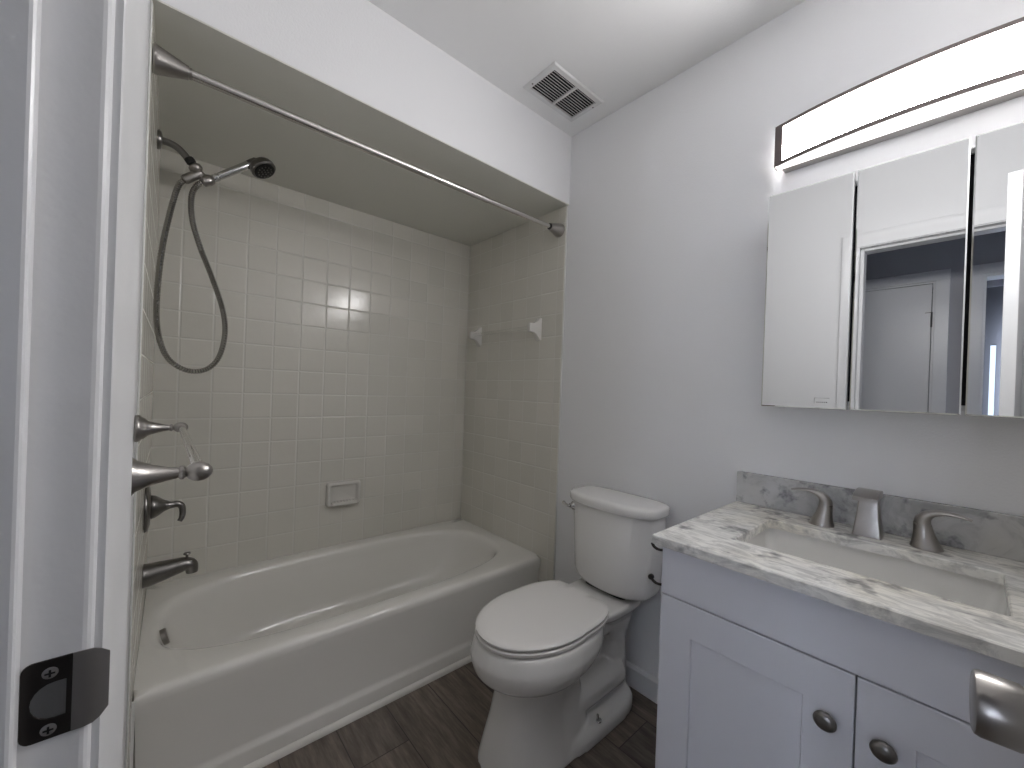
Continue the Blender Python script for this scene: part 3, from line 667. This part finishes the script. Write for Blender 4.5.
    bm = bmesh.new(); xc = 2.071
    secs = [(cz1+.0004, .0300, .026, 1.4330), (cz1+.004, .0300, .026, 1.4330), (cz1+.02, .0282, .0235, 1.4335), (cz1+.05, .0248, .019, 1.4345), (cz1+.08, .0222, .016, 1.436), (cz1+.104, .0212, .015, 1.437)]
    rings(bm, [[Vector((xc+p.x, yc+p.y, z)) for p in rrect(-hx, -hy, hx, hy, .005)] for z, hx, hy, yc in secs])
    part('column', bm, 'nickel', sp, smooth=30)
    bm = bmesh.new(); zt_ = cz1+.104
    prof = [(1.4520, .0002, .0165), (1.437, .000, .0185), (1.415, .000, .0185), (1.390, -.001, .0160), (1.372, -.003, .0130), (1.366, -.004, .0105)]
    rings(bm, [[Vector((xc+p.x, y, zt_+o_+h/2+p.y)) for p in rrect(-.0262, -h/2, .0262, h/2, .0030)] for y, o_, h in prof])
    part('spout_head', bm, 'nickel', sp, smooth=30)
    def handle(xc, s, label):
        h = thing('sink_tap', label, 'tap', (xc, 1.437, cz1), 'taps on the vanity top')
        bm = bmesh.new()
        secs = [(0.0004, .0305), (.003, .0305), (.008, .0285), (.020, .0240), (.034, .0200), (.048, .0178), (.058, .0172)]
        rings(bm, [[Vector((xc-s*z*.16+r*math.cos(a), 1.437+r*.92*math.sin(a), cz1+z)) for a in [2*PI*i/28 for i in range(28)]] for z, r in secs]); part('handle_base', bm, 'nickel', h, smooth=40)
        z6 = cz1+.0585; xb_ = xc-s*.0094
        P = [(xb_, 1.437, z6), (xb_+s*.0015, 1.437, z6+.010), (xb_+s*.009, 1.437, z6+.022), (xb_+s*.024, 1.436, z6+.031), (xb_+s*.046, 1.434, z6+.0345), (xb_+s*.068, 1.432, z6+.033), (xb_+s*.084, 1.431, z6+.029)]
        P2 = spline(P, 6); wd = lerps([.0170, .0170, .0160, .0145, .0130, .0115, .0090], 6); fl = lerps([.96, .90, .72, .52, .38, .33, .30], 6)
        bm = tube(bmesh.new(), P2, wd, 18, fl, (s, 0, 0)); part('lever', bm, 'nickel', h, smooth=50)
    handle(1.967, -1, 'left brushed nickel sink tap with its lever sweeping toward the toilet'); handle(2.183, 1, 'right brushed nickel sink tap with its lever sweeping away from the spout')
vanity()

# ---- paper holder arms on the left side of the vanity
def tp():
    t = thing('toilet_paper_holder', 'dark bronze paper holder arms on the vanity side facing the toilet', 'paper holder', (1.7268, 1.05, .75))
    for z, n in ((.800, 0), (.706, 1)):
        bm = lathe(bmesh.new(), (1.7268, 1.050, z+.004), (-1, 0, 0), [(0, .019), (.004, .018), (.008, .010), (.012, .006)], 20)
        P = spline([(1.718, 1.050, z+.004), (1.702, 1.050, z+.001), (1.690, 1.05, z-.005), (1.676, 1.05, z-.006), (1.665, 1.05, z-.001), (1.660, 1.05, z+.007)], 6)
        tube(bm, P, [.0036]*18+[.004]*12+[.0045], 12)
        if n: lathe(bm, (1.660, 1.045, z+.005), (0, 1, 0), [(0, .006), (.002, .0075), (.010, .0075), (.012, .006)], 16)
        part('post', bm, 'bronze', t, smooth=50)
tp()

# ================================================================== MIRROR CABINET
def mirror_cab():
    x0, dm_, z0, z1, y = 1.8077, .21408, 1.1975, 1.8485, 1.4096
    t = thing('mirror_cabinet', 'three-door mirrored medicine cabinet on the wall above the sink', 'mirror cabinet', (x0+1.5*dm_, L, z0))
    x1 = x0+3*dm_; bm = bmesh.new(); a, b_, c, d = x0+.006, x1-.006, z0+.010, z1-.020; yb = y+.0185
    for q in ((a, c, a+.012, d), (b_-.012, c, b_, d), (a+.012, c, b_-.012, c+.012), (a+.012, d-.012, b_-.012, d)): bx(bm, q[0], yb, q[1], q[2], L-.0005, q[3])
    part('cabinet_box', bm, 'vent', t)
    bm = bmesh.new(); bx(bm, a+.0125, yb+.006, c+.0125, b_-.0125, L-.001, d-.0125); part('interior_shade', bm, 'seam', t)  # solid black block standing in for the unlit inside of the cabinet
    g = .0036
    for i in range(3):
        u0, u1 = x0+i*dm_+(g if i else 0), x0+(i+1)*dm_-(g if i < 2 else 0)
        bm = bmesh.new()
        def rr(k_, yy): return [Vector((u0+k_, yy, z0+k_)), Vector((u1-k_, yy, z0+k_)), Vector((u1-k_, yy, z1-k_)), Vector((u0+k_, yy, z1-k_))]
        vs = rings(bm, [rr(0, y+.018), rr(0, y+.0012), rr(.0028, y)])
        bm.faces.ensure_lookup_table()
        for f in bm.faces:
            c_ = f.calc_center_median(); f.material_index = 1 if c_.y < y+.001 else (2 if c_.y > y+.003 else 1)
            if abs(c_.y-y) < 1e-5: f.material_index = 0
        me = part('mirror_door', bm, ('mirror', 'mirror_edge', 'vent'), t)
        if i == 0:
            bm = bmesh.new()       # small etched maker's mark in the lower corner, too small to read
            mx0, mx1, mz0, mz1 = 1.945, 1.981, 1.2115, 1.2275
            bx(bm, mx0, y-.0004, mz0, mx0+.0012, y-.0001, mz1); bx(bm, mx0, y-.0004, mz1-.001, mx1, y-.0001, mz1)
            for k_ in range(6): bx(bm, mx0+.006+k_*.0045, y-.0004, mz0+.002, mx0+.0085+k_*.0045, y-.0001, mz0+.0055)
            o = obj('etched_mark', bm, 'mark', None); o.data.transform(Matrix.Translation(-t.location)); o.parent = me
mirror_cab()

# ================================================================== VANITY LIGHT
def vlight():
    xa, xb, z0, z1 = 1.806, 2.480, 1.957, 2.084; xc = (xa+xb)/2; hw = (xb-xa)/2; ye = 1.452; bow = .048
    t = thing('vanity_light', 'curved lit bar light with thin metal bands above the mirrors', 'wall light', (xc, L, z0))
    part('back_plate', box(xa+.012, L-.030, z0+.001, xb-.012, L-.0005, z1-.002), 'nickel', t, bevel=.002)
    def fy(x, o=0): return ye-bow*(1-((x-xc)/hw)**2)-o
    xs = [xa+2*hw*i/48 for i in range(49)]
    bm = bmesh.new(); e = .0035
    xi = [xa+.006+(2*hw-.012)*i/48 for i in range(49)]
    rings(bm, [[Vector((x, fy(x, -.003), z0+e)), Vector((x, L-.031, z0+e)), Vector((x, L-.031, z1-e)), Vector((x, fy(x, -.003), z1-e))] for x in xi])
    for f in bm.faces:
        if f.calc_center_median().y > L-.04 or f.calc_center_median().z < z0+e+1e-4: f.material_index = 1
    part('diffuser', bm, ('glow', 'glow_low'), t)
    bm = bmesh.new(); rings(bm, [[Vector((x, fy(x, -.004), z1-.0032)), Vector((x, L-.030, z1-.0032)), Vector((x, L-.030, z1-.0008)), Vector((x, fy(x, -.004), z1-.0008))] for x in xs]); part('top_cover', bm, 'nickel', t)
    for za, zb in ((z0, z0+.0105), (z1-.0105, z1)):
        bm = bmesh.new(); rings(bm, [[Vector((x, fy(x), za)), Vector((x, fy(x)+.004, za)), Vector((x, fy(x)+.004, zb)), Vector((x, fy(x), zb))] for x in xs]); part('metal_band', bm, 'bandmetal', t)
    for x, s in ((xa, 1), (xb, -1)):
        bm = bmesh.new(); w = .023*s
        rings(bm, [[Vector((x, fy(x), z)), Vector((x+w, fy(x+w), z)), Vector((x+w, fy(x+w)+.004, z)), Vector((x, fy(x)+.004, z))] for z in (z0, z1)])
        bx(bm, min(x, x+.003*s), ye, z0, max(x, x+.003*s), L-.0305, z1); part('end_strip', bm, 'bandmetal', t)
vlight()

# ================================================================== CEILING VENT
def vent():
    x0, x1, y0, y1 = .942, 1.130, 1.122, 1.430; z = ZC
    t = thing('ceiling_vent', 'white slotted exhaust grille in the ceiling near the corner', 'vent', ((x0+x1)/2, (y0+y1)/2, z))
    bm = bmesh.new()
    def rr(i, zz): return [Vector((x0+i, y0+i, zz)), Vector((x1-i, y0+i, zz)), Vector((x1-i, y1-i, zz)), Vector((x0+i, y1-i, zz))]
    rings(bm, [rr(0, z-.0003), rr(0, z-.003), rr(.004, z-.0075), rr(.022, z-.009), rr(.024, z-.0075), rr(.024, z-.0003)], False, False)
    ym = (y0+y1)/2+.004; bx(bm, x0+.024, ym-.005, z-.0082, x1-.024, ym+.005, z-.001)
    part('grille_frame', bm, 'vent', t)
    part('duct_shade', box(x0+.023, y0+.023, z-.0011, x1-.023, y1-.023, z-.0005), 'dark', t)  # thin black sheet painted as the shade behind the louvers
    n = 11; w = (x1-x0-.048)
    for a, b_ in ((y0+.024, ym-.005), (ym+.005, y1-.024)):
        for i in range(n):
            xc = x0+.024+w*(i+.5)/n; bm = bmesh.new()
            rings(bm, [[Vector((xc-.0003, y, z-.0080)), Vector((xc+.0010, y, z-.0084)), Vector((xc+.0004, y, z-.0050)), Vector((xc-.0006, y, z-.0050))] for y in (a, b_)])
            part('louver', bm, 'vent', t)
    for x, y in ((x0+.05, y0+.011), (x1-.05, y1-.011)):
        part('screw', lathe(bmesh.new(), (x, y, z-.0078), (0, 0, -1), [(0, .004), (.0015, .0035), (.002, 0)], 14), 'darknickel', t, smooth=40)
vent()
